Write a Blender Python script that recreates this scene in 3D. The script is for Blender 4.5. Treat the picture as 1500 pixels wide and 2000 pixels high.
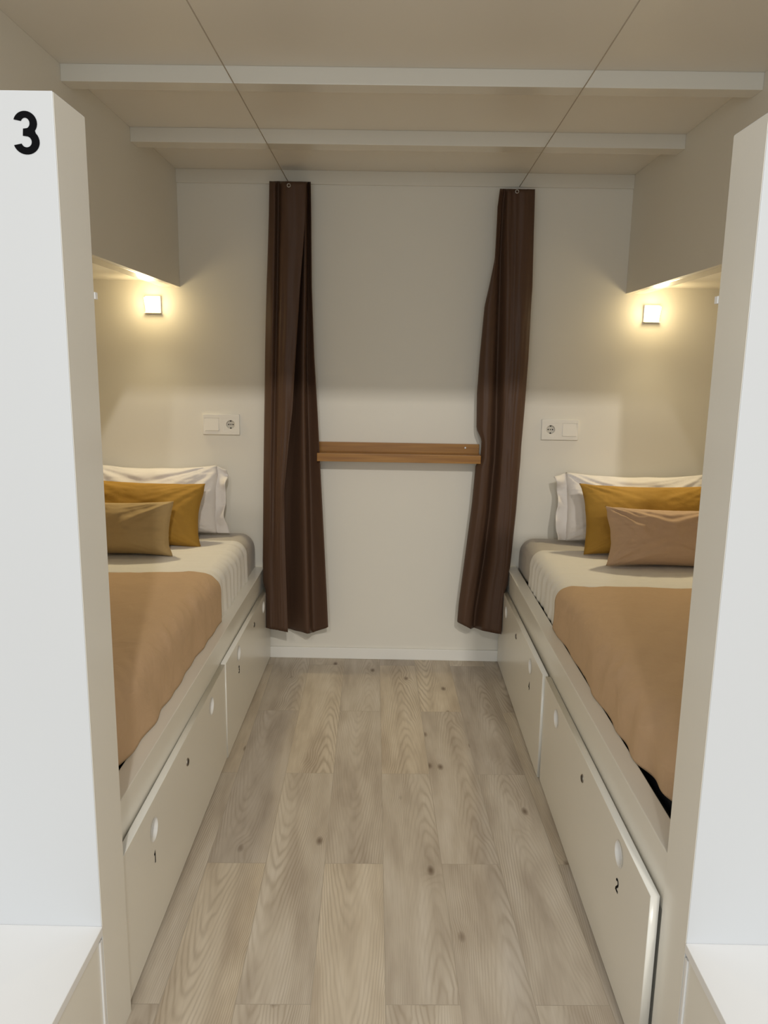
import bpy, bmesh, math, random
from mathutils import Vector, Matrix, noise

# ------------------------------------------------------------------ clear
for o in list(bpy.data.objects):
    bpy.data.objects.remove(o, do_unlink=True)
SC = bpy.context.scene
COL = SC.collection
PI = math.pi
random.seed(5)

# ------------------------------------------------------------------ camera
F_PX, VPX, VPY, ROLL = 1510.0, 768.0, 715.0, math.radians(1.0)
fwd = Vector((VPX - 750, VPY - 1000, F_PX)).normalized()      # world +Y seen from the lens
up = Vector((math.sin(ROLL), -math.cos(ROLL), 0)).normalized()
up = (up - fwd * up.dot(fwd)).normalized()
rt = fwd.cross(up)
if rt.x < 0:
    rt = -rt
RW = Matrix((rt, fwd, up))                                     # lens space -> world
CAM_Z = 1.334
cam = bpy.data.objects.new('camera', bpy.data.cameras.new('camera'))
COL.objects.link(cam)
cx, cy, cz = RW @ Vector((1, 0, 0)), RW @ Vector((0, -1, 0)), RW @ Vector((0, 0, -1))
mw = Matrix((cx, cy, cz)).transposed().to_4x4()
mw.translation = (0, 0, CAM_Z)
cam.matrix_world = mw
cam.data.sensor_fit = 'HORIZONTAL'
cam.data.sensor_width = 36.0
cam.data.lens = F_PX / 1500.0 * 36.0
cam.data.clip_start = 0.05
SC.camera = cam

# ------------------------------------------------------------------ world, lights, exposure
SC.view_settings.view_transform = 'Standard'
SC.view_settings.look = 'None'
SC.view_settings.gamma = 1.0
SC.view_settings.use_curve_mapping = False
SC.view_settings.exposure = 0.10

world = bpy.data.worlds.new('hall_daylight')
SC.world = world
world.use_nodes = True
bg = world.node_tree.nodes['Background']
bg.inputs['Color'].default_value = (1.0, 0.97, 0.91, 1)
bg.inputs['Strength'].default_value = 0.58

def area_light(name, loc, target, size, power, color, size_y=None):
    d = bpy.data.lights.new(name, 'AREA')
    d.energy = power
    d.color = color
    d.size = size
    if size_y:
        d.shape = 'RECTANGLE'
        d.size_y = size_y
    o = bpy.data.objects.new(name, d)
    COL.objects.link(o)
    o.location = loc
    o.rotation_euler = (Vector(target) - Vector(loc)).to_track_quat('-Z', 'Y').to_euler()
    return o

# ceiling lamp of the hall (behind and above the viewer), plus an added cool fill
area_light('hall_ceiling_lamp', (0.90, -4.5, 4.78), (0, 2.4, 0.5), 0.20, 122, (1.0, 0.955, 0.88))
area_light('hall_ceiling_lamp', (-0.60, -4.5, 4.78), (0, 2.4, 0.5), 0.20, 42, (1.0, 0.955, 0.88))
area_light('added_cool_fill', (-0.3, -2.4, 1.35), (0, 1.3, 0.9), 2.4, 28, (0.76, 0.90, 1.0), 1.7)  # added unseen fill for the partition fronts and back wall; no window built

# ------------------------------------------------------------------ materials
def new_mat(name):
    m = bpy.data.materials.new(name)
    m.use_nodes = True
    nt = m.node_tree
    return m, nt, nt.nodes['Principled BSDF']

def N(nt, typ, **kw):
    n = nt.nodes.new(typ)
    for k, v in kw.items():
        setattr(n, k, v)
    return n

def mix_rgb(nt, fac, a, b, blend='MIX'):
    n = nt.nodes.new('ShaderNodeMix')
    n.data_type = 'RGBA'
    n.blend_type = blend
    for sock, val in ((n.inputs[0], fac), (n.inputs[6], a), (n.inputs[7], b)):
        if hasattr(val, 'type'):
            nt.links.new(val, sock)
        elif isinstance(val, (int, float)):
            sock.default_value = val
        else:
            sock.default_value = (*val, 1)
    return n.outputs[2]

def math_n(nt, op, a, b=None, c=None):
    n = nt.nodes.new('ShaderNodeMath')
    n.operation = op
    for i, v in enumerate((a, b, c)):
        if v is None:
            continue
        if hasattr(v, 'type'):
            nt.links.new(v, n.inputs[i])
        else:
            n.inputs[i].default_value = v
    return n.outputs[0]

def ramp(nt, fac, stops):
    n = nt.nodes.new('ShaderNodeValToRGB')
    el = n.color_ramp.elements
    while len(el) < len(stops):
        el.new(0.5)
    for e, (p, c) in zip(el, stops):
        e.position = p
        e.color = (*c, 1) if len(c) == 3 else c
    nt.links.new(fac, n.inputs[0])
    return n.outputs[0]

def ramp_v(nt, v, lo, hi):
    n = nt.nodes.new('ShaderNodeMapRange')
    nt.links.new(v, n.inputs['Value'])
    n.inputs['From Min'].default_value = lo
    n.inputs['From Max'].default_value = hi
    n.inputs['To Min'].default_value = 0.15
    return n.outputs['Result']

def plain(name, col, rough=0.5, spec=0.5, bump=0.0, bscale=200.0, mottling=0.0, metal=0.0):
    m, nt, p = new_mat(name)
    p.inputs['Base Color'].default_value = (*col, 1)
    p.inputs['Roughness'].default_value = rough
    p.inputs['Specular IOR Level'].default_value = spec
    p.inputs['Metallic'].default_value = metal
    tc = N(nt, 'ShaderNodeTexCoord')
    if mottling:
        nz = N(nt, 'ShaderNodeTexNoise')
        nz.inputs['Scale'].default_value = 2.3
        nz.inputs['Detail'].default_value = 4
        nt.links.new(tc.outputs['Object'], nz.inputs['Vector'])
        dark = tuple(c * (1 - mottling) for c in col)
        nt.links.new(mix_rgb(nt, nz.outputs['Fac'], dark, col), p.inputs['Base Color'])
    if bump:
        nb = N(nt, 'ShaderNodeTexNoise')
        nb.inputs['Scale'].default_value = bscale
        nb.inputs['Detail'].default_value = 3
        nt.links.new(tc.outputs['Object'], nb.inputs['Vector'])
        b = N(nt, 'ShaderNodeBump')
        b.inputs['Strength'].default_value = bump
        b.inputs['Distance'].default_value = 0.002
        nt.links.new(nb.outputs['Fac'], b.inputs['Height'])
        nt.links.new(b.outputs['Normal'], p.inputs['Normal'])
    return m

def fabric(name, col, rough=0.85, weave=900.0, strength=0.25, sheen=0.2, var=0.10, wrinkle=0.0):
    m, nt, p = new_mat(name)
    p.inputs['Roughness'].default_value = rough
    p.inputs['Specular IOR Level'].default_value = 0.25
    p.inputs['Sheen Weight'].default_value = sheen
    p.inputs['Sheen Tint'].default_value = (*[min(1, c * 2) for c in col], 1)
    p.inputs['Sheen Roughness'].default_value = 0.5
    tc = N(nt, 'ShaderNodeTexCoord')
    nz = N(nt, 'ShaderNodeTexNoise')
    nz.inputs['Scale'].default_value = 60
    nz.inputs['Detail'].default_value = 5
    nt.links.new(tc.outputs['Object'], nz.inputs['Vector'])
    dark = tuple(c * (1 - var) for c in col)
    nt.links.new(mix_rgb(nt, nz.outputs['Fac'], dark, col), p.inputs['Base Color'])
    n1 = N(nt, 'ShaderNodeTexNoise')
    n1.inputs['Scale'].default_value = weave
    nt.links.new(tc.outputs['Object'], n1.inputs['Vector'])
    h = n1.outputs['Fac']
    b = N(nt, 'ShaderNodeBump')
    b.inputs['Strength'].default_value = strength
    b.inputs['Distance'].default_value = 0.0008
    nt.links.new(h, b.inputs['Height'])
    last = b
    if wrinkle:
        n2 = N(nt, 'ShaderNodeTexNoise')
        n2.inputs['Scale'].default_value = 9
        n2.inputs['Detail'].default_value = 4
        n2.inputs['Distortion'].default_value = 1.2
        nt.links.new(tc.outputs['Object'], n2.inputs['Vector'])
        b2 = N(nt, 'ShaderNodeBump')
        b2.inputs['Strength'].default_value = wrinkle
        b2.inputs['Distance'].default_value = 0.02
        nt.links.new(n2.outputs['Fac'], b2.inputs['Height'])
        nt.links.new(b.outputs['Normal'], b2.inputs['Normal'])
        last = b2
    nt.links.new(last.outputs['Normal'], p.inputs['Normal'])
    return m

def floor_mat():
    """wood-look tiles: brick layout, grain rings and knots that change from plank to plank"""
    m, nt, p = new_mat('wood_look_floor')
    tc = N(nt, 'ShaderNodeTexCoord')
    PW, PL = 0.1595, 0.947
    dv, nv = FLOOR_D
    def dot(v):
        n_ = N(nt, 'ShaderNodeVectorMath', operation='DOT_PRODUCT')
        nt.links.new(tc.outputs['Object'], n_.inputs[0])
        n_.inputs[1].default_value = (*v, 0)
        return n_.outputs['Value']
    mp = N(nt, 'ShaderNodeCombineXYZ')
    nt.links.new(math_n(nt, 'ADD', dot(dv), PL / 2 - 1.420 + 4 * PL), mp.inputs[0])
    nt.links.new(math_n(nt, 'ADD', dot(nv), -0.042 + 20 * PW), mp.inputs[1])
    br = N(nt, 'ShaderNodeTexBrick')
    br.offset = 0.5
    br.offset_frequency = 2
    br.squash = 1.0
    br.inputs['Color1'].default_value = (0, 0, 0, 1)
    br.inputs['Color2'].default_value = (1, 1, 1, 1)
    br.inputs['Mortar'].default_value = (0.5, 0.5, 0.5, 1)
    br.inputs['Scale'].default_value = 1.0
    br.inputs['Mortar Size'].default_value = 0.0011
    br.inputs['Mortar Smooth'].default_value = 0.3
    br.inputs['Brick Width'].default_value = PL
    br.inputs['Row Height'].default_value = PW
    nt.links.new(mp.outputs[0], br.inputs['Vector'])
    rnd = br.outputs['Color']
    sep = N(nt, 'ShaderNodeSeparateXYZ')
    nt.links.new(mp.outputs[0], sep.inputs[0])
    rnd_v = N(nt, 'ShaderNodeRGBToBW')
    nt.links.new(rnd, rnd_v.inputs[0])
    rv = math_n(nt, 'MULTIPLY', rnd_v.outputs[0], 37.0)
    # knots: sparse cells stretched along the plank
    kv = N(nt, 'ShaderNodeCombineXYZ')
    nt.links.new(math_n(nt, 'MULTIPLY', sep.outputs[0], 4.2), kv.inputs[0])
    nt.links.new(math_n(nt, 'MULTIPLY', sep.outputs[1], 9.0), kv.inputs[1])
    nt.links.new(rv, kv.inputs[2])
    vor = N(nt, 'ShaderNodeTexVoronoi')
    vor.inputs['Scale'].default_value = 1.0
    vor.inputs['Randomness'].default_value = 1.0
    nt.links.new(kv.outputs[0], vor.inputs['Vector'])
    kd = vor.outputs['Distance']
    knot_far = ramp(nt, kd, [(0.0, (1, 1, 1)), (0.12, (0.45, 0.45, 0.45)), (0.30, (0, 0, 0))])
    knot_core = ramp(nt, kd, [(0.03, (1, 1, 1)), (0.11, (0, 0, 0))])
    # growth rings: nested arches along each plank, bent by noise and by the knots
    gv = N(nt, 'ShaderNodeCombineXYZ')
    nt.links.new(math_n(nt, 'MULTIPLY', sep.outputs[0], 2.2), gv.inputs[0])
    nt.links.new(math_n(nt, 'MULTIPLY', sep.outputs[1], 11.0), gv.inputs[1])
    nt.links.new(rv, gv.inputs[2])
    n1 = N(nt, 'ShaderNodeTexNoise')
    n1.inputs['Scale'].default_value = 1.0
    n1.inputs['Detail'].default_value = 3.0
    n1.inputs['Roughness'].default_value = 0.5
    nt.links.new(gv.outputs[0], n1.inputs['Vector'])
    kb = N(nt, 'ShaderNodeRGBToBW')
    nt.links.new(knot_far, kb.inputs[0])
    frac_v = math_n(nt, 'FRACT', math_n(nt, 'DIVIDE', sep.outputs[1], PW))
    r2 = math_n(nt, 'FRACT', math_n(nt, 'MULTIPLY', rnd_v.outputs[0], 7.31))
    vloc = math_n(nt, 'MULTIPLY', math_n(nt, 'SUBTRACT', frac_v, math_n(nt, 'MULTIPLY_ADD', r2, 0.7, 0.15)), PW)
    sgn = math_n(nt, 'MULTIPLY_ADD', math_n(nt, 'GREATER_THAN', r2, 0.5), 2.0, -1.0)
    arch = math_n(nt, 'MULTIPLY', math_n(nt, 'POWER', math_n(nt, 'ABSOLUTE', vloc), 1.7), 620.0)
    fld = math_n(nt, 'ADD', math_n(nt, 'MULTIPLY', math_n(nt, 'MULTIPLY', sep.outputs[0], sgn), 13.0), arch)
    fld = math_n(nt, 'ADD', fld, math_n(nt, 'MULTIPLY', n1.outputs['Fac'], 4.2))
    fld = math_n(nt, 'ADD', fld, math_n(nt, 'MULTIPLY', kb.outputs[0], 3.0))
    rings = math_n(nt, 'SINE', math_n(nt, 'MULTIPLY', fld, 6.283))
    rings = math_n(nt, 'MULTIPLY_ADD', rings, 0.5, 0.5)
    rings = math_n(nt, 'POWER', rings, 2.2)
    nm = N(nt, 'ShaderNodeTexNoise')
    nm.inputs['Scale'].default_value = 0.9
    nt.links.new(gv.outputs[0], nm.inputs['Vector'])
    rings = math_n(nt, 'MULTIPLY', rings, ramp_v(nt, nm.outputs['Fac'], 0.36, 0.66))
    # fine fibres
    fv = N(nt, 'ShaderNodeCombineXYZ')
    nt.links.new(math_n(nt, 'MULTIPLY', sep.outputs[0], 9.0), fv.inputs[0])
    nt.links.new(math_n(nt, 'MULTIPLY', sep.outputs[1], 220.0), fv.inputs[1])
    nt.links.new(rv, fv.inputs[2])
    n2 = N(nt, 'ShaderNodeTexNoise')
    n2.inputs['Scale'].default_value = 1.0
    n2.inputs['Detail'].default_value = 4
    nt.links.new(fv.outputs[0], n2.inputs['Vector'])
    # soft blotches
    n3 = N(nt, 'ShaderNodeTexNoise')
    n3.inputs['Scale'].default_value = 1.6
    n3.inputs['Detail'].default_value = 3
    nt.links.new(gv.outputs[0], n3.inputs['Vector'])
    base = ramp(nt, n3.outputs['Fac'], [(0.30, (0.46, 0.395, 0.325)), (0.52, (0.585, 0.52, 0.435)), (0.75, (0.67, 0.61, 0.53))])
    tone = ramp(nt, rnd_v.outputs[0], [(0.0, (0.86, 0.85, 0.86)), (0.5, (1.0, 1.0, 1.0)), (1.0, (1.07, 1.04, 0.98))])
    c = mix_rgb(nt, 1.0, base, tone, 'MULTIPLY')
    c = mix_rgb(nt, math_n(nt, 'MULTIPLY', rings, 0.42), c, (0.24, 0.175, 0.115))
    c = mix_rgb(nt, math_n(nt, 'MULTIPLY', math_n(nt, 'SUBTRACT', n2.outputs['Fac'], 0.35), 0.34), c, (0.25, 0.19, 0.14))
    kf = math_n(nt, 'MULTIPLY', kb.outputs[0], 0.32)
    c = mix_rgb(nt, kf, c, (0.26, 0.19, 0.13))
    kc = N(nt, 'ShaderNodeRGBToBW')
    nt.links.new(knot_core, kc.inputs[0])
    c = mix_rgb(nt, math_n(nt, 'MULTIPLY', kc.outputs[0], 0.8), c, (0.13, 0.085, 0.055))
    c = mix_rgb(nt, math_n(nt, 'MULTIPLY', br.outputs['Fac'], 0.65), c, (0.36, 0.31, 0.25))
    nt.links.new(c, p.inputs['Base Color'])
    p.inputs['Roughness'].default_value = 0.58
    p.inputs['Specular IOR Level'].default_value = 0.4
    bmp = N(nt, 'ShaderNodeBump')
    bmp.inputs['Strength'].default_value = 0.25
    bmp.inputs['Distance'].default_value = 0.002
    hh = math_n(nt, 'SUBTRACT', math_n(nt, 'MULTIPLY', n2.outputs['Fac'], 0.25), br.outputs['Fac'])
    nt.links.new(hh, bmp.inputs['Height'])
    nt.links.new(bmp.outputs['Normal'], p.inputs['Normal'])
    return m

def shelf_mat():
    m, nt, p = new_mat('amber_wood')
    tc = N(nt, 'ShaderNodeTexCoord')
    mp = N(nt, 'ShaderNodeMapping')
    mp.inputs['Scale'].default_value = (2.0, 40, 40)
    nt.links.new(tc.outputs['Object'], mp.inputs['Vector'])
    nz = N(nt, 'ShaderNodeTexNoise')
    nz.inputs['Scale'].default_value = 1.8
    nz.inputs['Detail'].default_value = 5
    nt.links.new(mp.outputs['Vector'], nz.inputs['Vector'])
    c = ramp(nt, nz.outputs['Fac'], [(0.3, (0.27, 0.115, 0.016)), (0.55, (0.36, 0.165, 0.024)), (0.75, (0.43, 0.21, 0.036))])
    nt.links.new(c, p.inputs['Base Color'])
    p.inputs['Roughness'].default_value = 0.4
    return m

def glow(name, col, strength):
    m, nt, p = new_mat(name)
    p.inputs['Base Color'].default_value = (*col, 1)
    p.inputs['Emission Color'].default_value = (*col, 1)
    p.inputs['Emission Strength'].default_value = strength
    return m

FLOOR_D = ((-0.0241, 0.9997), (0.9997, 0.0241))     # along the planks, across the planks
M = {}
M['wall'] = plain('white_wall_board', (0.80, 0.765, 0.685), 0.55, 0.35, 0.05, 300, 0.03)
M['ceiling'] = plain('white_ceiling_board', (0.80, 0.76, 0.685), 0.38, 0.5, 0.03, 60, 0.03)
M['rib'] = plain('white_gloss_rib', (0.75, 0.715, 0.635), 0.22, 0.5)
M['lam'] = plain('white_laminate', (0.86, 0.835, 0.765), 0.24, 0.5, 0.03, 90, 0.03)
M['lam_hall_tint'] = plain('laminate_hall_light_tint', (0.645, 0.66, 0.68), 0.38, 0.45, 0.02, 90)  # same laminate darkened and cooled to offset hall light on the partition fronts
M['edge'] = plain('white_edge_band', (0.86, 0.84, 0.79), 0.35)
M['strip'] = plain('white_plastic_strip', (0.88, 0.88, 0.88), 0.3)
M['plastic'] = plain('white_plastic', (0.83, 0.80, 0.74), 0.28)
M['cup'] = plain('white_cup_plastic', (0.88, 0.87, 0.85), 0.22)
M['black'] = plain('black_vinyl', (0.005, 0.005, 0.006), 0.7, 0.05)
M['darkhole'] = plain('dark_pin_hole', (0.02, 0.016, 0.012), 0.6)
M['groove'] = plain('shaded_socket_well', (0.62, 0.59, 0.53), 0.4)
M['metal'] = plain('dull_chrome', (0.55, 0.53, 0.50), 0.3, metal=1.0)
M['darkmetal'] = plain('dark_lock_metal', (0.06, 0.05, 0.04), 0.5, metal=0.5)
M['lockring'] = plain('aged_lock_ring', (0.34, 0.30, 0.25), 0.5, metal=0.8)
M['wire'] = plain('curtain_wire_grey', (0.42, 0.36, 0.28), 0.5, metal=0.1)
M['curtain'] = fabric('brown_curtain_cloth', (0.092, 0.050, 0.031), 0.48, 700, 0.12, 0.12, 0.06)
M['blanket'] = fabric('tan_blanket_cloth', (0.60, 0.405, 0.25), 0.8, 700, 0.2, 0.15, 0.06, 0.32)
M['sheet'] = fabric('white_sheet_cloth', (0.88, 0.855, 0.81), 0.8, 900, 0.1, 0.1, 0.03, 0.12)
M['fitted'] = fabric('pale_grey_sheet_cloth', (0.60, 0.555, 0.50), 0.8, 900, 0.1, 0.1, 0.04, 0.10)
M['mattress'] = fabric('charcoal_mattress_cloth', (0.035, 0.035, 0.045), 0.9, 300, 0.4, 0.1)
M['pillow'] = fabric('white_pillow_cloth', (0.80, 0.76, 0.73), 0.8, 900, 0.1, 0.1, 0.03, 0.22)
M['mustard'] = fabric('mustard_cushion_cloth', (0.42, 0.235, 0.04), 0.75, 600, 0.2, 0.2, 0.08, 0.2)
M['olive'] = fabric('olive_tan_cushion_cloth', (0.47, 0.33, 0.155), 0.7, 600, 0.2, 0.2, 0.06, 0.2)
M['tan'] = fabric('tan_cushion_cloth', (0.60, 0.405, 0.265), 0.7, 600, 0.2, 0.2, 0.06, 0.25)
M['wood'] = shelf_mat()
M['dark'] = plain('dark_recess_board', (0.10, 0.09, 0.08), 0.8)
M['bulb'] = glow('lamp_glow', (1.0, 0.93, 0.74), 4.0)

# ------------------------------------------------------------------ builders
def link(name, mesh, mat, parent=None, smooth=False):
    o = bpy.data.objects.new(name, mesh)
    COL.objects.link(o)
    if mat is not None and not mesh.materials:
        mesh.materials.append(mat)
    if smooth:
        for p in mesh.polygons:
            p.use_smooth = True
    if parent is not None:
        o.parent = parent
    return o

def tag(o, label, cat, group=None):
    o['label'] = label
    o['category'] = cat
    if group:
        o['group'] = group
    return o

def structure(o):
    o['kind'] = 'structure'
    return o

def empty(name, loc, label, cat, group=None):
    o = bpy.data.objects.new(name, None)
    o.empty_display_size = 0.1
    COL.objects.link(o)
    o.location = loc
    return tag(o, label, cat, group)

def bm_box(bm, x0, x1, y0, y1, z0, z1, bev=0.0, seg=2):
    r = bmesh.ops.create_cube(bm, size=1.0)
    vs = r['verts']
    for v in vs:
        v.co = Vector(((x0 + x1) / 2 + v.co.x * (x1 - x0), (y0 + y1) / 2 + v.co.y * (y1 - y0), (z0 + z1) / 2 + v.co.z * (z1 - z0)))
    if bev:
        es = {e for v in vs for e in v.link_edges}
        bmesh.ops.bevel(bm, geom=list(es), offset=bev, segments=seg, profile=0.6, affect='EDGES')

def finish(name, bm, mat, parent=None, smooth=False, off=None):
    bmesh.ops.recalc_face_normals(bm, faces=bm.faces)
    if off is not None:
        bmesh.ops.translate(bm, verts=bm.verts, vec=-Vector(off))
    me = bpy.data.meshes.new(name)
    bm.to_mesh(me)
    bm.free()
    o = link(name, me, mat, parent, smooth)
    return o

def box(name, x0, x1, y0, y1, z0, z1, mat, parent=None, bev=0.002):
    """world-space box; parent (if any) must be an unrotated Empty"""
    bm = bmesh.new()
    bm_box(bm, min(x0, x1), max(x0, x1), min(y0, y1), max(y0, y1), min(z0, z1), max(z0, z1), bev)
    off = parent.location if parent is not None else ((x0 + x1) / 2, (y0 + y1) / 2, min(z0, z1))
    o = finish(name, bm, mat, parent, off=off)
    if parent is None:
        o.location = off
    return o

def prism(name, pts, z0, z1, mat, parent=None, bev=0.002):
    """extruded quad footprint pts [(x,y)*4] in world space"""
    bm = bmesh.new()
    lo = [bm.verts.new((x, y, z0)) for x, y in pts]
    hi = [bm.verts.new((x, y, z1)) for x, y in pts]
    n = len(pts)
    bm.faces.new(lo[::-1])
    bm.faces.new(hi)
    for i in range(n):
        bm.faces.new((lo[i], lo[(i + 1) % n], hi[(i + 1) % n], hi[i]))
    if bev:
        bmesh.ops.bevel(bm, geom=list(bm.edges), offset=bev, segments=2, profile=0.6, affect='EDGES')
    off = parent.location if parent is not None else (0, 0, 0)
    return finish(name, bm, mat, parent, off=off)

def curve_mesh(name, splines, extrude, bevel, res=12):
    """mesh of a filled flat outline; splines = list of ('poly', pts) or ('circle', cx, cy, r)"""
    cu = bpy.data.curves.new('outline', 'CURVE')
    cu.dimensions = '2D'
    cu.fill_mode = 'BOTH'
    cu.extrude = extrude
    cu.bevel_depth = bevel
    cu.bevel_resolution = 1
    for s in splines:
        sp = cu.splines.new('POLY')
        if s[0] == 'circle':
            _, x, y, r = s
            n = 40
            pts = [(x + r * math.cos(2 * PI * i / n), y + r * math.sin(2 * PI * i / n)) for i in range(n)]
        else:
            pts = s[1]
        sp.points.add(len(pts) - 1)
        for q, (x, y) in zip(sp.points, pts):
            q.co = (x, y, 0, 1)
        sp.use_cyclic_u = True
    o = bpy.data.objects.new('outline', cu)
    COL.objects.link(o)
    bpy.context.view_layer.update()
    dg = bpy.context.evaluated_depsgraph_get()
    me = bpy.data.meshes.new_from_object(o.evaluated_get(dg))
    me.name = name
    bpy.data.objects.remove(o, do_unlink=True)
    bpy.data.curves.remove(cu)
    return me

def arc(cx, cy, rx, ry, a0, a1, n=18):
    return [(cx + rx * math.cos(math.radians(a0 + (a1 - a0) * i / n)), cy + ry * math.sin(math.radians(a0 + (a1 - a0) * i / n))) for i in range(n + 1)]

DIGIT = {   # centre lines on a cell about 0.62 wide and 1 high, origin in the middle
    '1': [[(-0.16, 0.28), (0.0, 0.36), (0.06, 0.44), (0.06, -0.5)]],
    '2': [arc(0.0, 0.20, 0.23, 0.24, 165, -35) + [(-0.05, -0.18), (-0.22, -0.36), (-0.24, -0.44), (0.26, -0.44)]],
    '3': [arc(-0.01, 0.225, 0.205, 0.215, 162, -75) + [(-0.06, 0.015)], [(-0.06, 0.015)] + arc(-0.005, -0.205, 0.235, 0.235, 80, -163)],
    '4': [[(0.10, -0.5), (0.10, 0.44), (-0.26, -0.20), (0.28, -0.20)]],
}

def three_outline(h, xs=1.0):
    P = arc(0.0, 0.222, 0.292, 0.278, 163, -38)
    P += arc(0.005, -0.205, 0.325, 0.295, 42, -164)
    P += arc(0.005, -0.205, 0.130, 0.128, -160, 72)
    P += [(-0.075, -0.068), (-0.060, 0.095)]
    P += arc(0.0, 0.222, 0.108, 0.122, -70, 158)
    return [(x * h * xs, y * h) for x, y in P]

def digit_mesh(name, ch, height, width, extrude=0.0003, xscale=1.0):
    if ch == '3':
        me = curve_mesh(name, [('poly', three_outline(height, xscale))], extrude, 0.0)
        return me
    bm = bmesh.new()
    for ln in DIGIT[ch]:
        P = [Vector((x * height * xscale, y * height, 0)) for x, y in ln]
        prev = None
        for i, p in enumerate(P):
            t0 = (P[i] - P[i - 1]).normalized() if i else (P[1] - P[0]).normalized()
            t1 = (P[i + 1] - P[i]).normalized() if i < len(P) - 1 else t0
            t = (t0 + t1)
            t = t.normalized() if t.length > 1e-4 else t0
            nrm = Vector((-t.y, t.x, 0))
            k = 1.0 / max(0.55, abs(nrm.dot(Vector((-t0.y, t0.x, 0)))))
            a, c = p + nrm * width / 2 * k, p - nrm * width / 2 * k
            q = [bm.verts.new((v.x, v.y, z)) for z in (0, extrude) for v in (a, c)]
            if prev:
                for m_, n_ in ((0, 1), (1, 3), (3, 2), (2, 0)):
                    bm.faces.new((prev[m_], prev[n_], q[n_], q[m_]))
            else:
                bm.faces.new((q[0], q[1], q[3], q[2]))
            prev = q
        bm.faces.new((prev[0], prev[2], prev[3], prev[1]))
    bmesh.ops.recalc_face_normals(bm, faces=bm.faces)
    me = bpy.data.meshes.new(name)
    bm.to_mesh(me)
    bm.free()
    return me

def basis(xd, yd, zd, loc):
    m = Matrix((xd, yd, zd)).transposed().to_4x4()
    m.translation = loc
    return m

def bm_cyl(bm, r, z0, z1, seg=32, r1=None, cx=0.0, cy=0.0, cap=True):
    r1 = r if r1 is None else r1
    a = [bm.verts.new((cx + r * math.cos(2 * PI * i / seg), cy + r * math.sin(2 * PI * i / seg), z0)) for i in range(seg)]
    b = [bm.verts.new((cx + r1 * math.cos(2 * PI * i / seg), cy + r1 * math.sin(2 * PI * i / seg), z1)) for i in range(seg)]
    for i in range(seg):
        bm.faces.new((a[i], a[(i + 1) % seg], b[(i + 1) % seg], b[i]))
    if cap:
        bm.faces.new(a[::-1])
        bm.faces.new(b)

def tube(name, pts, r, mat, parent=None, seg=8):
    bm = bmesh.new()
    rings = []
    P = [Vector(p) for p in pts]
    for i, p in enumerate(P):
        t = (P[min(i + 1, len(P) - 1)] - P[max(i - 1, 0)]).normalized()
        a = t.cross(Vector((0.3, 0.1, 1))).normalized()
        b = t.cross(a)
        rings.append([bm.verts.new(p + (a * math.cos(2 * PI * k / seg) + b * math.sin(2 * PI * k / seg)) * r) for k in range(seg)])
    for i in range(len(rings) - 1):
        for k in range(seg):
            bm.faces.new((rings[i][k], rings[i][(k + 1) % seg], rings[i + 1][(k + 1) % seg], rings[i + 1][k]))
    bm.faces.new(rings[0][::-1])
    bm.faces.new(rings[-1])
    off = parent.location if parent is not None else (0, 0, 0)
    return finish(name, bm, mat, parent, True, off=off)

# ------------------------------------------------------------------ the room
YB = 3.40          # back wall plane
ZC = 2.122         # ceiling of the bay
WX = 1.58          # outer side walls
FRONT_L, FRONT_R = -0.525, 0.522     # aisle faces of the two partitions

bm = bmesh.new()
bm_box(bm, -2.6, 2.6, -2.5, YB + 0.1, -0.05, 0.0)
floor = structure(finish('floor', bm, None))

bm = bmesh.new()
bm_box(bm, -WX - 0.1, WX + 0.1, YB, YB + 0.1, 0.0, 2.3)
structure(finish('wall_back', bm, M['wall']))
bm = bmesh.new()
bm_box(bm, -WX - 0.1, -WX, 1.40, YB, 0.0, 2.3)
structure(finish('wall_left', bm, M['wall']))
bm = bmesh.new()
bm_box(bm, WX, WX + 0.1, 1.32, YB, 0.0, 2.3)
structure(finish('wall_right', bm, M['wall']))
bm = bmesh.new()
bm_box(bm, -WX, WX, 1.38, YB, ZC, ZC + 0.06)
structure(finish('ceiling', bm, M['ceiling']))
bm = bmesh.new()
bm_box(bm, -0.548, 0.512, YB - 0.012, YB, 0.0, 0.052, 0.002)
structure(finish('baseboard_back', bm, M['edge']))

BL, BR = -0.913, 0.980       # aisle faces of the overhead bunks
for i, (y0, y1, z0, m) in enumerate(((2.262, 2.325, 2.078, M['rib']), (2.825, 2.90, 2.075, M['rib']), (YB - 0.012, YB, 2.068, M['rib']))):
    bm = bmesh.new()
    bm_box(bm, BL, BR, y0, y1, z0, ZC, 0.0015)
    structure(finish('trim_%d' % (i + 1), bm, m))

# ------------------------------------------------------------------ overhead bunks
def overhead(s, face, y0, label):
    root = empty('overhead_bunk', (face, y0, 1.65), label, 'bunk', 'closed overhead bunks')
    box('side_panel', face, face + s * 0.02, y0, YB, 1.65, ZC, M['wall'], root, 0.0015)
    box('edge_rail', face + s * 0.02, face + s * 0.078, y0, YB, 1.65, 1.69, M['rib'], root, 0.0015)
    box('underside_panel', face + s * 0.078, s * WX, y0, YB, 1.676, 1.69, M['ceiling'], root, 0.0)
    return root
overhead(-1, BL, 1.40, 'white boxed overhead bunk above the bed with the olive cushion, beige in shade')
overhead(1, BR, 1.32, 'white boxed overhead bunk above the bed with the pinkish tan cushion')

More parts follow.
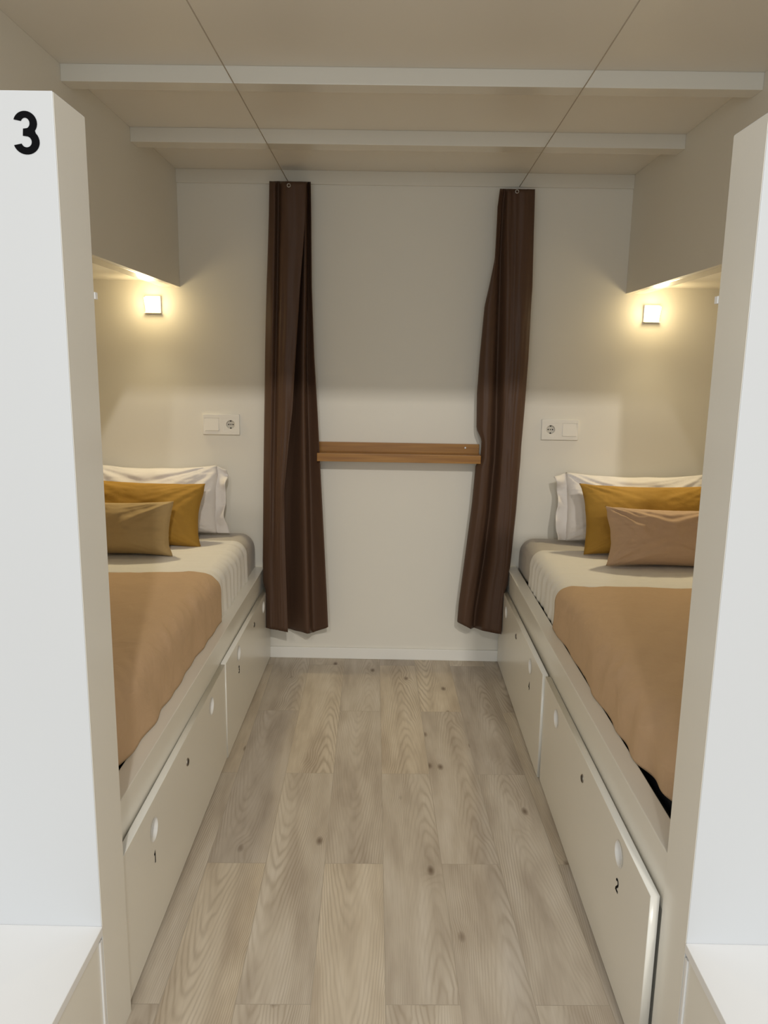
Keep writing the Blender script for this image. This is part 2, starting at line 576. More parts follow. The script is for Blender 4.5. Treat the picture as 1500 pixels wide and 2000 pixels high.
# ------------------------------------------------------------------ partitions at the foot ends
def partition(s, face, y0, y1, ztop, label, number=None):
    root = empty('bed_partition', (face, y0, 0), label, 'partition')
    box('panel', face, s * WX, y0, y1, 0, ztop, M['lam_hall_tint'], root, 0.0016)
    eb = box('aisle_face_tint', face - s * 0.0006, face + s * 0.001, y0 + 0.0016, y1 - 0.0016, 0, ztop - 0.0016, M['lam'], root, 0.0004)  # aisle face of the same panel; lighter cream colour stands in for its lighting
    # small bright hook fixed to the rear edge
    hz = 1.447
    bm = bmesh.new()
    bm_box(bm, -0.004, 0.004, 0, 0.012, -0.006, 0.006, 0.001)
    o = finish('hook', bm, M['strip'], root)
    o.location = (s * 0.002, y1 - y0, hz)
    if number:
        me = digit_mesh('number', number, 0.0625, 0.0130, 0.0002, 1.0)
        n = link('number', me, M['black'], root)
        n['label'] = 'black number 3'
        n.rotation_euler = (PI / 2, 0, 0)
        n.location = (NUM3[0] - face, -0.0006, NUM3[1])
    return root
NUM3 = (-0.5693, 1.6765)
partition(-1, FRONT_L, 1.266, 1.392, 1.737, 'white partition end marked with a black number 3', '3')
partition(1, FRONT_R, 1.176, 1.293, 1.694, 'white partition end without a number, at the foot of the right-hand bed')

# low bench units in front of the partitions
def bench(s, face, y0, y1, ztop, label):
    root = empty('bench_unit', (face, y0, 0), label, 'bench')
    box('top_board', face, s * WX, y0, y1, ztop - 0.018, ztop, M['strip'], root, 0.0015)
    box('side_panel', face - s * -0.004, face + s * 0.022, y0, y1 - 0.012, 0, ztop - 0.018, M['lam'], root, 0.001)
    box('front_panel', face + s * 0.022, s * WX, y0 + 0.02, y0 + 0.04, 0, ztop - 0.018, M['lam_hall_tint'], root, 0.001)
    st = box('edge_strip', face + s * 0.001, face + s * 0.012, y1 - 0.0115, y1 - 0.002, 0, ztop - 0.026, M['strip'], root, 0.001)
    st['label'] = 'bright white plastic edge strip'
    return root
bench(-1, FRONT_L + 0.002, 0.55, 1.266, 0.300, 'low white bench unit below the number 3 partition')
bench(1, FRONT_R - 0.002, 0.55, 1.176, 0.366, 'low white bench unit below the unnumbered partition')

# ------------------------------------------------------------------ bed bases with drawers
def drawer(root, origin, xdir, length, z0, z1, holes, lock, number, label):
    """origin: floor-level end point on the visible face; xdir: reading direction along the face"""
    xd = Vector((xdir[0], xdir[1], 0)).normalized()
    yd = Vector((0, 0, 1))
    zd = xd.cross(yd)
    T, B = 0.018, 0.0012
    H = z1 - z0
    spl = [('poly', [(0, z0), (length, z0), (length, z1), (0, z1)])]
    for (hx, hz) in holes:
        spl.append(('circle', hx, hz, 0.0265))
    me = curve_mesh('drawer', spl, T / 2 - B, B)
    for v in me.vertices:
        v.co.z -= T / 2
    d = link('drawer', me, M['lam'], root)
    d['label'] = label
    d.matrix_basis = Matrix.Translation(-root.location) @ basis(xd, yd, zd, Vector(origin))
    for (hx, hz) in holes:
        bm = bmesh.new()
        n = 36
        prof = [(0.0285, 0.0008), (0.0265, 0.0014), (0.0252, 0.0004), (0.0246, -0.026), (0.0225, -0.0295), (0.012, -0.030), (0.0, -0.030)]
        rings = []
        for r, z in prof:
            if r == 0:
                rings.append([bm.verts.new((0, 0, z))])
            else:
                rings.append([bm.verts.new((r * math.cos(2 * PI * k / n), r * math.sin(2 * PI * k / n), z)) for k in range(n)])
        for a, b in zip(rings, rings[1:]):
            for k in range(n):
                if len(b) == 1:
                    bm.faces.new((a[k], a[(k + 1) % n], b[0]))
                else:
                    bm.faces.new((a[k], a[(k + 1) % n], b[(k + 1) % n], b[k]))
        c = finish('finger_pull', bm, M['cup'], d, True)
        c.location = (hx, hz, 0)
    # cam lock: ring, dark face and key slot in one turned piece
    lx, lz = lock
    bm = bmesh.new()
    bm_cyl(bm, 0.0115, -0.002, 0.0022, 28, 0.0105)
    lk = finish('lock', bm, M['lockring'], d)
    lk.location = (lx, lz, 0)
    bm = bmesh.new()
    bm_cyl(bm, 0.0082, 0.0, 0.0008, 24)
    kh = finish('lock_face', bm, M['darkmetal'], d)
    kh.location = (lx, lz, 0.0023)
    if number:
        body, nx, nz = number
        me = digit_mesh('number', body, 0.029, 0.0052, 0.0002)
        nn = link('number', me, M['black'], d)
        nn.location = (nx, nz, 0.0005)
        nn['label'] = 'black number ' + body
    return d

def bed_base(s, rail0, rail1, ztop, zseam, outer, label):
    """rail0/rail1: (x,y) of the aisle edge of the rail at the wall end and the foot end"""
    root = empty('bed_base', (rail1[0], rail1[1], 0), label, 'bed')
    (xa, ya), (xb, yb) = rail0, rail1
    w = s * 0.046
    prism('side_rail', [(xa, ya), (xb, yb), (xb + w, yb), (xa + w, ya)], zseam - 0.03, ztop, M['lam'], root, 0.002)
    box('platform', s * (abs(xa) + 0.05), s * WX, yb, ya, ztop - 0.085, ztop - 0.07, M['dark'], root, 0)
    box('carcass', s * (abs(xa) + 0.004), s * WX, yb, ya, 0.03, ztop - 0.10, M['lam'], root, 0)
    return root

L = bed_base(-1, (-0.569, YB - 0.001), (-0.5545, 1.393), 0.430, 0.350, WX, 'white bed base of the bed with the olive tan cushion, drawers on its aisle side')
R = bed_base(1, (0.5255, YB - 0.001), (0.5235, 1.294), 0.454, 0.366, WX, 'white bed base of the bed with the pinkish tan cushion, drawers along the aisle')
# left: reading direction runs away from the viewer
def lface(y):
    return -0.545 + max(0.0, (2.44 - y)) * 0.013
x0, x1 = lface(1.395), lface(2.437)
ln = math.hypot(x1 - x0, 1.042)
drawer(L, (x0, 1.395, 0), (x1 - x0, 1.042), ln, 0.008, 0.344, [(1.615 - 1.395, 0.272), (2.228 - 1.395, 0.294)], (1.925 - 1.395, 0.272), ('1', 1.612 - 1.395, 0.203), 'drawer numbered 1')
drawer(L, (-0.542, 2.441, 0), (-0.002, 0.95), 0.945, 0.008, 0.347, [(2.657 - 2.441, 0.302), (3.20 - 2.441, 0.302)], (2.971 - 2.441, 0.301), ('3', 2.655 - 2.441, 0.240), 'drawer numbered 3')
# right: reading direction runs towards the viewer
drawer(R, (0.504, 2.338, 0), (-0.004, -1.038), 1.040, 0.008, 0.364, [(2.338 - 2.153, 0.310), (2.338 - 1.495, 0.316)], (2.338 - 1.821, 0.306), ('2', 2.338 - 1.490, 0.245), 'drawer numbered 2')
drawer(R, (0.503, 3.385, 0), (-0.005, -1.03), 1.03, 0.008, 0.364, [(3.385 - 3.175, 0.307), (3.385 - 2.572, 0.306)], (3.385 - 2.893, 0.300), ('4', 3.385 - 2.572, 0.234), 'drawer numbered 4')

# ------------------------------------------------------------------ bedding
def fbm(x, y, z=0.0, o=3):
    return noise.fractal(Vector((x, y, z)), 1.0, 2.0, o)

def loaf(name, s, side_x, y0, y1, zbot, ztop, r, outer, mat, thick=0.0, seed=0.0, amp=0.003, side_amp=0.004, ny=90, creases=None, end_round=0.0, edge_wave=0.0, hem=None):
    """cloth or pad lying over the mattress: flat top, rounded shoulder, side dropping to zbot(y)
    side_x(y): aisle face; s: outward sign"""
    nt_, nr, ns = 44, 12, 14
    bm = bmesh.new()
    rows = []
    for j in range(ny + 1):
        t = j / ny
        y = y0 + (y1 - y0) * t
        ax = abs(side_x(y)) - thick
        zt = ztop(y) + thick
        er = 0.0
        if end_round:
            d = min(y1 - y, end_round) / end_round
            er = end_round * (1 - math.sqrt(max(0, 1 - (1 - d) ** 2)))
        zt -= er
        zb = zbot(y)
        prof = []
        for i in range(nt_ + 1):
            u = (outer - (ax + r)) * (1 - (i / nt_) ** 0.8)
            prof.append((ax + r + u, zt, (0, 0, 1), 0.0))
        for i in range(1, nr + 1):
            a = PI / 2 * i / nr
            prof.append((ax + r - r * math.sin(a), zt - r + r * math.cos(a), (-math.sin(a), 0, math.cos(a)), i / nr))
        for i in range(1, ns + 1):
            k = i / ns
            z = (zt - r) + (zb - (zt - r)) * k
            prof.append((ax, z, (-1, 0, 0), 1.0 + k))
        row = []
        for (px, pz, n, w) in prof:
            q = Vector((px * 3.0, y * 3.0, pz * 3.0))
            d = amp * fbm(q.x + seed, q.y, q.z) + (amp * 0.5) * fbm(q.x * 3 + seed, q.y * 3, q.z * 3)
            sw = min(w, 1.0)
            d += side_amp * sw * noise.noise(Vector((y * 9 + px * 6 + seed, pz * 4, 3.1)))
            if creases:
                d += creases(px, y, pz, w)
            yy = y
            if edge_wave and (j == 0 or j == ny):
                yy += edge_wave * noise.noise(Vector((px * 6 + seed, pz * 9, 1.7)))
            X = px + n[0] * d
            if hem and w > 1.0:
                X += hem(y) * (w - 1.0)
            row.append(bm.verts.new((s * X, yy, pz + n[2] * d)))
        rows.append(row)
    for j in range(ny):
        for i in range(len(rows[0]) - 1):
            bm.faces.new((rows[j][i], rows[j][i + 1], rows[j + 1][i + 1], rows[j + 1][i]))
    if end_round:                                   # the head end drops to the bed base
        end = [bm.verts.new((v.co.x, v.co.y + 0.001, min(v.co.z, zbot(y1)))) for v in rows[-1]]
        for i in range(len(end) - 1):
            bm.faces.new((rows[-1][i], rows[-1][i + 1], end[i + 1], end[i]))
    o = finish(name, bm, mat, None, True)
    return o

def solidify(o, t):
    md = o.modifiers.new('thickness', 'SOLIDIFY')
    md.thickness = t
    md.offset = -1
    return o

def mattress(s, side, y0, y1, z0, z1, label):
    bm = bmesh.new()
    xs = sorted((s * side, s * (WX - 0.02)))
    bm_box(bm, xs[0], xs[1], y0, y1, z0, z1, 0.05, 5)
    o = finish('mattress', bm, M['mattress'], None, True, off=(s * (side + 0.45), (y0 + y1) / 2, z0))
    o.location = (s * (side + 0.45), (y0 + y1) / 2, z0)
    return tag(o, label, 'mattress')

def bed(s, mside, ztop, zrail, y_blanket, y_sheet, foot, names, seed):
    ms = mside
    mattress(s, ms + 0.030, foot, YB - 0.06, zrail - 0.068, ztop - 0.012, names['mattress'])
    sx = lambda y: ms + 0.010
    top = lambda y: ztop - 0.008
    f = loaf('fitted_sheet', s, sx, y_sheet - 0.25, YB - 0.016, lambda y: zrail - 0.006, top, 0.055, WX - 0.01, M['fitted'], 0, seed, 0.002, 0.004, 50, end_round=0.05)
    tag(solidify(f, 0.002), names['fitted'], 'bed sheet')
    rip = lambda px, y, pz, w: 0.0022 * min(w, 1) * math.sin(y * 95 + pz * 8 + 2 * noise.noise(Vector((y * 7, pz * 5, seed)))) + 0.0014 * noise.noise(Vector((px * 5, y * 38, seed)))
    band = lambda px, y, pz, w: rip(px, y, pz, w) * (0.25 if y < y_blanket + 0.055 else 1) + (0.0 if y > y_blanket + 0.05 else 0.004 if y > y_blanket + 0.004 else -0.006)
    t = loaf('flat_sheet', s, sx, y_blanket - 0.10, y_sheet, lambda y: zrail - 0.006, top, 0.058, WX - 0.012, M['sheet'], 0.005, seed + 3, 0.003, 0.004, 110, creases=band, edge_wave=0.01)
    tag(solidify(t, 0.003), names['sheet'], 'bed sheet')
    def cre(px, y, pz, w):
        d = 0.0
        foot_w = max(0.0, min(1.0, (2.25 - y) / 0.7))
        d += 0.0045 * foot_w * min(w, 1) * math.sin(y * 42 + pz * 30 + 3 * noise.noise(Vector((y * 4, pz * 4, seed))))
        # pulled diagonal creases on the shoulder
        sh = math.exp(-((w - 0.35) ** 2) / 0.25) if w > 0 else math.exp(-((px - ms) / 0.28) ** 2) * 0.6
        d += 0.010 * sh * max(0.0, noise.noise(Vector((y * 12 - px * 16, px * 3 + pz * 2, seed))))
        d -= 0.0065 * sh * max(0.0, noise.noise(Vector((y * 22 - px * 25, 4 + px * 3, seed)))) ** 0.5
        # folded hem at the head edge sags a little
        return d
    hemf = lambda y: 0.020 * max(0.0, min(1.0, (1.75 - y) / 0.35))
    zb = lambda y: zrail + 0.002 + 0.014 * max(0.0, min(1.0, (1.62 - y) / 0.2))
    b = loaf('blanket', s, sx, foot + 0.03, y_blanket, zb, top, 0.062, WX - 0.015, M['blanket'], 0.014, seed + 7, 0.005, 0.006, 150, creases=cre, edge_wave=0.008, hem=hemf)
    tag(solidify(b, 0.005), names['blanket'], 'blanket')

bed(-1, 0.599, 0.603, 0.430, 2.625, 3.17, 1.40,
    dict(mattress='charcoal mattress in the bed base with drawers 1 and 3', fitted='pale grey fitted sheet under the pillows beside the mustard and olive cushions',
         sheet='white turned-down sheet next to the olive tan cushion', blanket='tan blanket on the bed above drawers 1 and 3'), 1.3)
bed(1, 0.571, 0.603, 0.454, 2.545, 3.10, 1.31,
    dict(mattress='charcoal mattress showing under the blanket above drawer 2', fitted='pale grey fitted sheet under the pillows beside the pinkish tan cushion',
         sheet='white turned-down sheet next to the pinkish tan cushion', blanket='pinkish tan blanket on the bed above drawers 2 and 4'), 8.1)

def pillow(name, w, h, t, mat, loc, tilt, yaw, seed, label, cat, group, pinch=0.07, flange=0.0, wr=0.006, lean=0.0, sag=0.0, open_side=0, sit=0.0):
    """cushion standing on its long edge; loc = middle of the lower edge, tilt leans its top to the wall.
    open_side: -1 / 1 puts the loose pillow-case flap on that side"""
    n = 56
    bm = bmesh.new()
    def outline(u, v):
        k = 1 - pinch * (1 - v * v)
        kv = 1 - pinch * 1.1 * (1 - u * u)
        x = w / 2 * u * k
        z = h / 2 * v * kv
        if v > 0:
            z -= v * (sag * (1 - u * u) + 0.35 * sag * (1 + noise.noise(Vector((u * 3.1 + seed, 0.3, seed)))))
        x += 0.010 * v * noise.noise(Vector((seed, v * 2.5, u))) * abs(u)
        return x, z
    def P(u, v, side):
        x, z = outline(u, v)
        a = max(0.0, 1 - abs(u) ** 2.6)
        b = max(0.0, 1 - abs(v) ** 2.3)
        th = t / 2 * (a ** 0.5) * (b ** 0.5) + 0.0025
        if v < 0:
            th *= 1 + sit * v * v                      # belly slumps to the lower half
        ab = (a * b) ** 0.5
        cr = fbm(u * w * 7 + seed, v * h * 9, side * 2.0 + seed)
        # creases drawn out of the corners and along the seams
        ang = math.atan2(abs(v) - 1.12, abs(u) - 1.12)
        rad = math.hypot(abs(u) - 1.12, abs(v) - 1.12)
        fold = noise.noise(Vector((ang * 7 + seed, rad * 0.8 + u, side + v))) * math.exp(-rad * 1.3)
        puck = noise.noise(Vector((u * w * 60 + seed, v * 2.0, side))) * (1 - b) * 0.5 + noise.noise(Vector((u * 2.0, v * h * 60 + seed, side))) * (1 - a) * 0.5
        d = th + wr * (0.9 * cr * ab + 3.2 * fold * ab ** 0.5 + 0.9 * puck * ab ** 0.3)
        return Vector((x, -d if side < 0 else d, z))
    grid = {}
    for side in (-1, 1):
        for i in range(n + 1):
            for j in range(n + 1):
                u, v = -1 + 2 * i / n, -1 + 2 * j / n
                u = math.copysign(abs(u) ** 0.8, u) if u else 0
                v = math.copysign(abs(v) ** 0.8, v) if v else 0
                rim = i in (0, n) or j in (0, n)
                if rim and side == 1:
                    grid[(side, i, j)] = grid[(-1, i, j)]
                    continue
                p = P(u, v, side)
                if rim:
                    p.y = 0.008 * noise.noise(Vector((u * 4 + seed, v * 4, 7)))
                grid[(side, i, j)] = bm.verts.new(p)
    for side in (-1, 1):
        for i in range(n):
            for j in range(n):
                f = [grid[(side, i, j)], grid[(side, i + 1, j)], grid[(side, i + 1, j + 1)], grid[(side, i, j + 1)]]
                bm.faces.new(f if side < 0 else f[::-1])
    zmin = min(v.co.z for v in bm.verts)
    for v in bm.verts:
        v.co.z -= zmin
    o = finish(name, bm, mat, None, True)
    tag(o, label, cat, group)
    o.location = loc
    o.rotation_euler = (-tilt, lean, yaw)
    if open_side:
        # loose hem of the pillow case hanging past the filling
        bm = bmesh.new()
        m, q = 60, 10
        rows = []
        for i in range(q + 1):
            f = i / q
            row = []
            for j in range(m + 1):
                v = -1 + 2 * j / m
                x, z = outline(open_side, v)
                hook = max(0.0, (v - 0.55) / 0.45)
                X = x + open_side * (flange * f * (0.85 + 0.35 * noise.noise(Vector((v * 1.5, seed, 1)))) - 0.012 * (1 - f))
                Y = 0.004 + f * (0.020 * noise.noise(Vector((v * 3.2 + seed, f, 2))) + 0.010 * math.sin(v * 7 + seed)) - 0.010 * f
                Z = z - zmin - 0.020 * f * hook + 0.004 * noise.noise(Vector((v * 9, f * 4, seed)))
                row.append(bm.verts.new((X, Y, max(Z, 0.002))))
            rows.append(row)
        for i in range(q):
            for j in range(m):
                bm.faces.new((rows[i][j], rows[i + 1][j], rows[i + 1][j + 1], rows[i][j + 1]))
        fo = finish('case_hem', bm, mat, o, True)
        solidify(fo, 0.0025)
    return o

ZT = 0.606
PG = 'pillows and cushions'
pillow('pillow', 0.60, 0.300, 0.15, M['pillow'], (-1.052, 3.275, ZT + 0.002), 0.19, 0.0, 2.0, 'white pillow against the wall behind the olive tan cushion', 'pillow', None, 0.03, 0.052, 0.011, 0.0, 0.012, 1, 0.25)
pillow('pillow', 0.60, 0.300, 0.15, M['pillow'], (1.052, 3.250, ZT + 0.002), 0.25, 0.0, 5.0, 'white pillow against the wall behind the pinkish tan cushion', 'pillow', None, 0.03, 0.052, 0.011, 0.0, 0.012, -1, 0.25)
pillow('cushion', 0.53, 0.275, 0.14, M['mustard'], (-1.035, 3.04, ZT - 0.002), 0.46, 0.05, 3.1, 'mustard cushion behind the olive tan cushion, before a white pillow', 'cushion', None, 0.08, 0, 0.006, 0.035, 0.0, 0, 0.3)
pillow('cushion', 0.54, 0.295, 0.14, M['mustard'], (1.04, 3.02, ZT - 0.002), 0.42, 0.0, 6.2, 'mustard cushion behind the pinkish tan cushion, before a white pillow', 'cushion', None, 0.08, 0, 0.006, 0.0, 0.0, 0, 0.3)
pillow('cushion', 0.42, 0.215, 0.15, M['olive'], (-1.045, 2.868, ZT - 0.002), 0.36, 0.03, 4.4, 'small olive tan cushion, foremost on the bed with drawers 1 and 3', 'cushion', None, 0.09, 0, 0.008, 0.0, 0.0, 0, 0.3)
pillow('cushion', 0.46, 0.230, 0.15, M['tan'], (1.045, 2.835, ZT - 0.002), 0.40, 0.02, 9.7, 'small pinkish tan cushion, foremost on the bed with drawers 2 and 4', 'cushion', None, 0.09, 0, 0.010, 0.02, 0.0, 0, 0.3)

# ------------------------------------------------------------------ curtains
def world_at(px, py, y):
    d = RW @ Vector((px - 750, py - 1000, F_PX))
    k = y / d.y
    return Vector((d.x * k, y, CAM_Z + d.z * k))

def interp(keys, v):
    """keys: list of (pos, [values]) sorted; smooth interpolation"""
    if v <= keys[0][0]:
        return list(keys[0][1])
    for (a, A), (b, B) in zip(keys, keys[1:]):
        if v <= b:
            t = (v - a) / (b - a)
            return [x + (y - x) * t for x, y in zip(A, B)]
    return list(keys[-1][1])

def catmull(P, n):
    out = []
    m = len(P)
    for i in range(m - 1):
        p0, p1, p2, p3 = P[max(i - 1, 0)], P[i], P[i + 1], P[min(i + 2, m - 1)]
        for k in range(n):
            t = k / n
            out.append(0.5 * ((2 * p1) + (p2 - p0) * t + (2 * p0 - 5 * p1 + 4 * p2 - p3) * t * t + (3 * p1 - p0 - 3 * p2 + p3) * t ** 3))
    out.append(P[-1])
    return out

def curtain(keys, depths, top, bottom, label, seed, wire_x, ref=3.36):
    """keys: photographed fold lines by height given as wall-plane positions; depths: distance of each fold line from the wall"""
    rows = []
    ny = 120
    bm = bmesh.new()
    y_top, y_bot = keys[0][0], keys[-1][0]
    for j in range(ny + 1):
        py = y_top + (y_bot - y_top) * j / ny
        xs = interp(keys, py)
        t = j / ny
        dp = [0.022 + (v - 0.022) * 1.5 if v > 0.022 else v for v in interp(depths, t)]
        pts = []
        for k, (x, d) in enumerate(zip(xs, dp)):
            p = world_at(x, py, ref)
            p2 = world_at(x, py, YB - d)
            pts.append(Vector((p2.x, YB - d, 0)))
        cs = catmull(pts, 8)
        row = []
        for i, c in enumerate(cs):
            f = i / (len(cs) - 1)
            fi = f * (len(bottom) - 1)
            b0 = min(int(fi), len(bottom) - 2)
            bot = bottom[b0] + (bottom[b0 + 1] - bottom[b0]) * (fi - b0)
            z = world_at(sum(xs) / len(xs), top + (bot - top) * t, c.y).z
            wob = 0.003 * noise.noise(Vector((i * 0.35 + seed, z * 5, seed)))
            X = c.x
            if z < 0.47:                              # cloth lies against the drawer fronts
                k = min(1.0, (0.47 - z) / 0.03)
                q = max(0.0, min(1.0, (0.40 - z) / 0.05))
                lim = min(max(X, -0.5635 + 0.0205 * q), 0.522 - 0.022 * q)
                X = X + (lim - X) * k
            row.append(bm.verts.new((X, c.y + wob, z)))
        rows.append(row)
    for j in range(ny):
        for i in range(len(rows[0]) - 1):
            bm.faces.new((rows[j][i], rows[j][i + 1], rows[j + 1][i + 1], rows[j + 1][i]))
    base = Vector((wire_x, YB - 0.04, 0.13))
    bmesh.ops.translate(bm, verts=bm.verts, vec=-base)
    root = empty('curtain', base, label, 'curtain', 'brown curtains')
    me = bpy.data.meshes.new('cloth')
    bmesh.ops.recalc_face_normals(bm, faces=bm.faces)
    bm.to_mesh(me)
    bm.free()
    o = link('cloth', me, M['curtain'], root, True)
    solidify(o, 0.0022)
    # grommet ring through which the wire runs
    bm = bmesh.new()
    for k in range(20):
        pass
    R0, r0 = 0.0065, 0.0016
    ring = []
    for a in range(20):
        A = 2 * PI * a / 20
        ring.append([bm.verts.new(((R0 + r0 * math.cos(b)) * math.cos(A), r0 * math.sin(b), (R0 + r0 * math.cos(b)) * math.sin(A))) for b in (0, PI / 3, 2 * PI / 3, PI, 4 * PI / 3, 5 * PI / 3)])
    for a in range(20):
        for b in range(6):
            bm.faces.new((ring[a][b], ring[(a + 1) % 20][b], ring[(a + 1) % 20][(b + 1) % 6], ring[a][(b + 1) % 6]))
    g = finish('ring', bm, M['metal'], root, True)
    g['label'] = 'small metal curtain ring'
    return root, g, base

# fold lines of the left curtain, one sheet from its free hem edge round to the far side
#   hem edge, panel middle, left turn, back, valley, ridge, valley, ridge, right end
LK = [
    (354, [598, 573, 553, 544, 536, 526, 545, 590, 597, 602, 607]),
    (420, [597, 572, 552, 544, 536, 525, 545, 588, 596, 602, 608]),
    (560, [586, 566, 549, 542, 533, 521, 545, 580, 595, 601, 609]),
    (700, [577, 560, 546, 539, 530, 518, 545, 575, 592, 600, 614]),
    (800, [571, 556, 545, 537, 528, 517, 545, 572, 592, 602, 620]),
    (880, [562, 553, 543, 536, 527, 516, 545, 570, 593, 604, 624]),
    (960, [554, 549, 541, 534, 526, 515, 545, 568, 594, 606, 628]),
    (1100, [558, 549, 540, 533, 525, 514, 545, 566, 597, 609, 635]),
    (1232, [562, 551, 542, 534, 526, 517, 545, 567, 600, 612, 641]),
]
LD = [(0.0, [0.075, 0.085, 0.078, 0.05, 0.072, 0.055, 0.022, 0.03, 0.05, 0.03, 0.05]),
      (0.5, [0.090, 0.095, 0.085, 0.07, 0.078, 0.050, 0.020, 0.022, 0.065, 0.03, 0.055]),
      (1.0, [0.125, 0.123, 0.117, 0.113, 0.110, 0.080, 0.030, 0.03, 0.090, 0.05, 0.070])]
cl, gl, bl = curtain(LK, LD, 354.5, (1235, 1233, 1231, 1230, 1229, 1225, 1225, 1228, 1237, 1234, 1223), 'brown curtain hanging beside the bed with the olive cushion, flaring to the right', 1.0, -0.443)
RK = [
    (369, [984, 979, 977, 983, 987, 993, 1004, 1020, 1036, 1045, 1030]),
    (405, [978, 974, 972, 979, 983, 992, 1004, 1020, 1036, 1044, 1030]),
    (510, [968, 966, 967, 973, 977, 990, 1003, 1018, 1034, 1041, 1028]),
    (560, [962, 956, 960, 970, 976, 989, 1002, 1017, 1032, 1040, 1026]),
    (605, [952, 946, 953, 967, 975, 988, 1001, 1015, 1029, 1037, 1024]),
    (700, [943, 937, 948, 963, 972, 986, 999, 1012, 1025, 1032, 1020]),
    (780, [939, 931, 944, 960, 970, 983, 995, 1008, 1019, 1026, 1014]),
    (850, [937, 930, 943, 958, 968, 980, 992, 1003, 1014, 1020, 1008]),
    (872, [945, 940, 947, 957, 967, 980, 991, 1002, 1012, 1018, 1006]),
    (905, [945, 938, 946, 956, 966, 978, 989, 999, 1010, 1016, 1004]),
    (925, [938, 928, 940, 954, 964, 977, 988, 998, 1008, 1014, 1002]),
    (1000, [930, 921, 934, 949, 957, 971, 983, 993, 1002, 1008, 997]),
    (1100, [920, 908, 921, 937, 945, 961, 975, 985, 993, 997, 986]),
    (1200, [908, 895, 908, 922, 929, 946, 962, 973, 982, 986, 974]),
    (1236, [906, 892, 905, 919, 926, 943, 959, 970, 979, 983, 970]),
]
RD = [(0.0, [0.03, 0.055, 0.068, 0.055, 0.050, 0.068, 0.060, 0.070, 0.060, 0.05, 0.02]),
      (0.5, [0.03, 0.050, 0.072, 0.070, 0.040, 0.078, 0.084, 0.086, 0.080, 0.06, 0.02]),
      (1.0, [0.04, 0.060, 0.085, 0.075, 0.045, 0.090, 0.094, 0.098, 0.095, 0.07, 0.03])]
cr_, gr, br_ = curtain(RK, RD, 369.0, (1222, 1214, 1222, 1229, 1226, 1232, 1235, 1237, 1238, 1231, 1225), 'brown curtain slanting beside the bed with the pinkish tan cushion, left edge behind the shelf', 4.0, 0.502)

WZ = 2.068
gl.location = world_at(564, 362, YB - 0.122) - bl
gr.location = world_at(1010, 374, YB - 0.100) - br_
wl = tube('curtain_wire', [(-0.438, 1.40, WZ), (-0.438, 2.3, WZ - 0.001), (-0.443, YB - 0.012, WZ)], 0.0016, M['wire'])
tag(wl, 'thin curtain wire under the ceiling running to the flared curtain beside the olive cushion bed', 'wire', 'curtain wires')
wr_ = tube('curtain_wire', [(0.480, 1.40, WZ), (0.493, 2.3, WZ - 0.001), (0.507, YB - 0.012, WZ)], 0.0016, M['wire'])
tag(wr_, 'thin curtain wire under the ceiling running to the slanting curtain beside the pinkish cushion bed', 'wire', 'curtain wires')

# ------------------------------------------------------------------ shelf
sh = empty('wall_shelf', (0.03, YB, 0.92), 'narrow amber wooden ledge shelf on the back wall between the two curtains', 'shelf')
box('back_board', -0.321, 0.383, YB - 0.014, YB, 0.945, 1.003, M['wood'], sh, 0.0012)
box('ledge', -0.321, 0.383, YB - 0.095, YB - 0.0005, 0.927, 0.962, M['wood'], sh, 0.0015)
bm = bmesh.new()
bm_cyl(bm, 0.0035, 0.0, 0.002, 16)
sc = finish('screw', bm, M['metal'], sh)
sc.rotation_euler = (PI / 2, 0, 0)
sc.location = (0.322 - 0.03, -0.0142, 0.987 - 0.92)

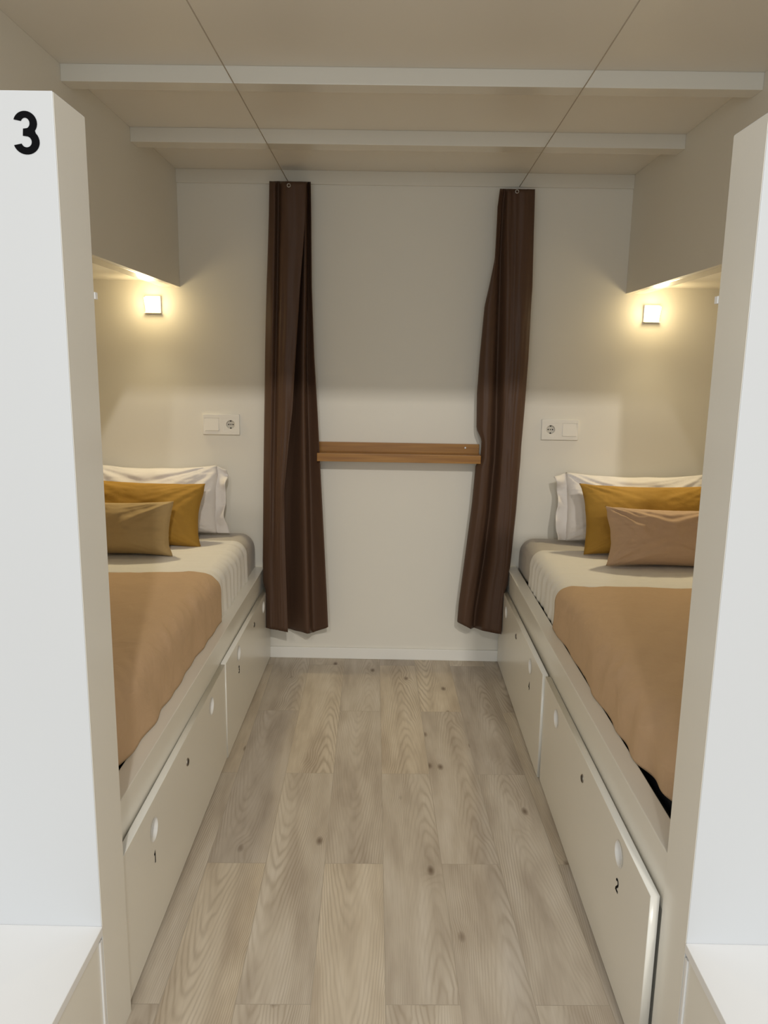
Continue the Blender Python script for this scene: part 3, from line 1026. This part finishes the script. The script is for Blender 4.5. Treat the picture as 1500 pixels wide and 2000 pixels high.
# ------------------------------------------------------------------ switch and socket plates
def plate(cx_, cz_, socket_left, label):
    root = empty('socket_plate', (cx_, YB, cz_), label, 'socket', 'double switch and socket plates')
    W, H = 0.158, 0.086
    me = curve_mesh('frame', [('poly', [(-W / 2, -H / 2), (W / 2, -H / 2), (W / 2, H / 2), (-W / 2, H / 2)]),
                              ('poly', [(-W / 4 - 0.0365 + 0.003, -0.029), (-W / 4 + 0.0305, -0.029), (-W / 4 + 0.0305, 0.029), (-W / 4 - 0.0335, 0.029)]),
                              ('poly', [(W / 4 - 0.0305, -0.029), (W / 4 + 0.0335, -0.029), (W / 4 + 0.0335, 0.029), (W / 4 - 0.0305, 0.029)])], 0.0035, 0.0015)
    f = link('frame', me, M['plastic'], root)
    f.rotation_euler = (PI / 2, 0, 0)
    f.location = (0, -0.005, 0)
    sx_ = -W / 4 - 0.0015 if socket_left else W / 4 + 0.0015
    kx_ = -sx_
    bm = bmesh.new()
    bm_box(bm, -0.0305, 0.0305, -0.0115, -0.001, -0.0275, 0.0275, 0.0015)
    for v in bm.verts:                       # rocker tips slightly
        if v.co.y < -0.006:
            v.co.y += 0.0022 * (v.co.z / 0.0275)
    k = finish('rocker_switch', bm, M['plastic'], root)
    k.location = (kx_, 0, 0)
    # socket insert with round well
    me = curve_mesh('socket', [('poly', [(-0.0305, -0.0275), (0.0305, -0.0275), (0.0305, 0.0275), (-0.0305, 0.0275)]), ('circle', 0, 0, 0.0195)], 0.0035, 0.001)
    s_ = link('socket', me, M['plastic'], root)
    s_.rotation_euler = (PI / 2, 0, 0)
    s_.location = (sx_, -0.0052, 0)
    bm = bmesh.new()
    n = 36
    rr = [(0.0197, 0.003), (0.0195, 0.0005), (0.0165, -0.0042), (0.0, -0.0042)]
    rings = []
    for r, z in rr:
        rings.append([bm.verts.new((r * math.cos(2 * PI * q / n), r * math.sin(2 * PI * q / n), z)) for q in range(n)] if r else [bm.verts.new((0, 0, z))])
    for a, b in zip(rings, rings[1:]):
        for q in range(n):
            bm.faces.new((a[q], a[(q + 1) % n], b[(q + 1) % n], b[q]) if len(b) > 1 else (a[q], a[(q + 1) % n], b[0]))
    wll = finish('well', bm, M['groove'], s_, False)
    for (hx, hz, r, nm) in ((-0.0095, 0, 0.0030, 'pin_hole'), (0.0, 0, 0.0024, 'pin_hole'), (0.0095, 0, 0.0030, 'pin_hole'), (0, 0.0160, 0.0036, 'earth_clip'), (0, -0.0160, 0.0036, 'earth_clip')):
        bm = bmesh.new()
        bm_cyl(bm, r, -0.0043, -0.0036, 16)
        h = finish(nm, bm, M['darkhole'], s_)
        h.location = (hx, hz, 0.0 if nm == 'pin_hole' else 0.0025)
    return root
plate(-0.749, 1.071, False, 'white wall plate beside the flared curtain, blank switch first, then round socket')
plate(0.733, 1.072, True, 'white wall plate beside the slanting curtain, round socket first, then blank switch')

# ------------------------------------------------------------------ reading lamps
def lamp(x, z, label):
    root = empty('wall_lamp', (x, YB, z), label, 'lamp', 'square glass reading lamps')
    box('back_plate', x - 0.034, x + 0.034, YB - 0.010, YB, z - 0.036, z + 0.036, M['strip'], root, 0.002)
    bm = bmesh.new()
    bm_box(bm, -0.026, 0.026, -0.040, -0.012, -0.022, 0.028, 0.004)
    for v in bm.verts:
        v.co.x *= 1.0 + 0.16 * (v.co.z / 0.028)
    b = finish('lit_diffuser', bm, M['bulb'], root, False)
    b['label'] = 'glowing warm white diffuser'
    fr = bmesh.new()
    bm_box(fr, -0.034, 0.034, -0.030, -0.010, -0.037, -0.034, 0.0008)
    finish('lower_rim', fr, M['plastic'], root)
    d = bpy.data.lights.new('reading_lamp_light', 'POINT')
    d.energy = 0.8
    d.color = (1.0, 0.79, 0.42)
    d.shadow_soft_size = 0.03
    o = bpy.data.objects.new('reading_lamp_light', d)
    COL.objects.link(o)
    o.parent = root
    o.location = (0, -0.10, 0.0)
    d = bpy.data.lights.new('reading_lamp_beam', 'SPOT')      # the lamp throws most of its light down over the bed
    d.energy = 15.5
    d.color = (1.0, 0.85, 0.53)
    d.spot_size = math.radians(150)
    d.spot_blend = 1.0
    d.shadow_soft_size = 0.03
    o = bpy.data.objects.new('reading_lamp_beam', d)
    COL.objects.link(o)
    o.parent = root
    o.location = (0, -0.085, -0.02)
    o.rotation_euler = Vector((0, -0.74, -0.67)).to_track_quat('-Z', 'Y').to_euler()
    return root
lamp(-1.029, 1.576, 'lit square wall lamp above the bed with the olive cushion')
lamp(1.093, 1.569, 'lit square wall lamp above the bed with the pinkish tan cushion')

floor.data.materials.append(floor_mat())
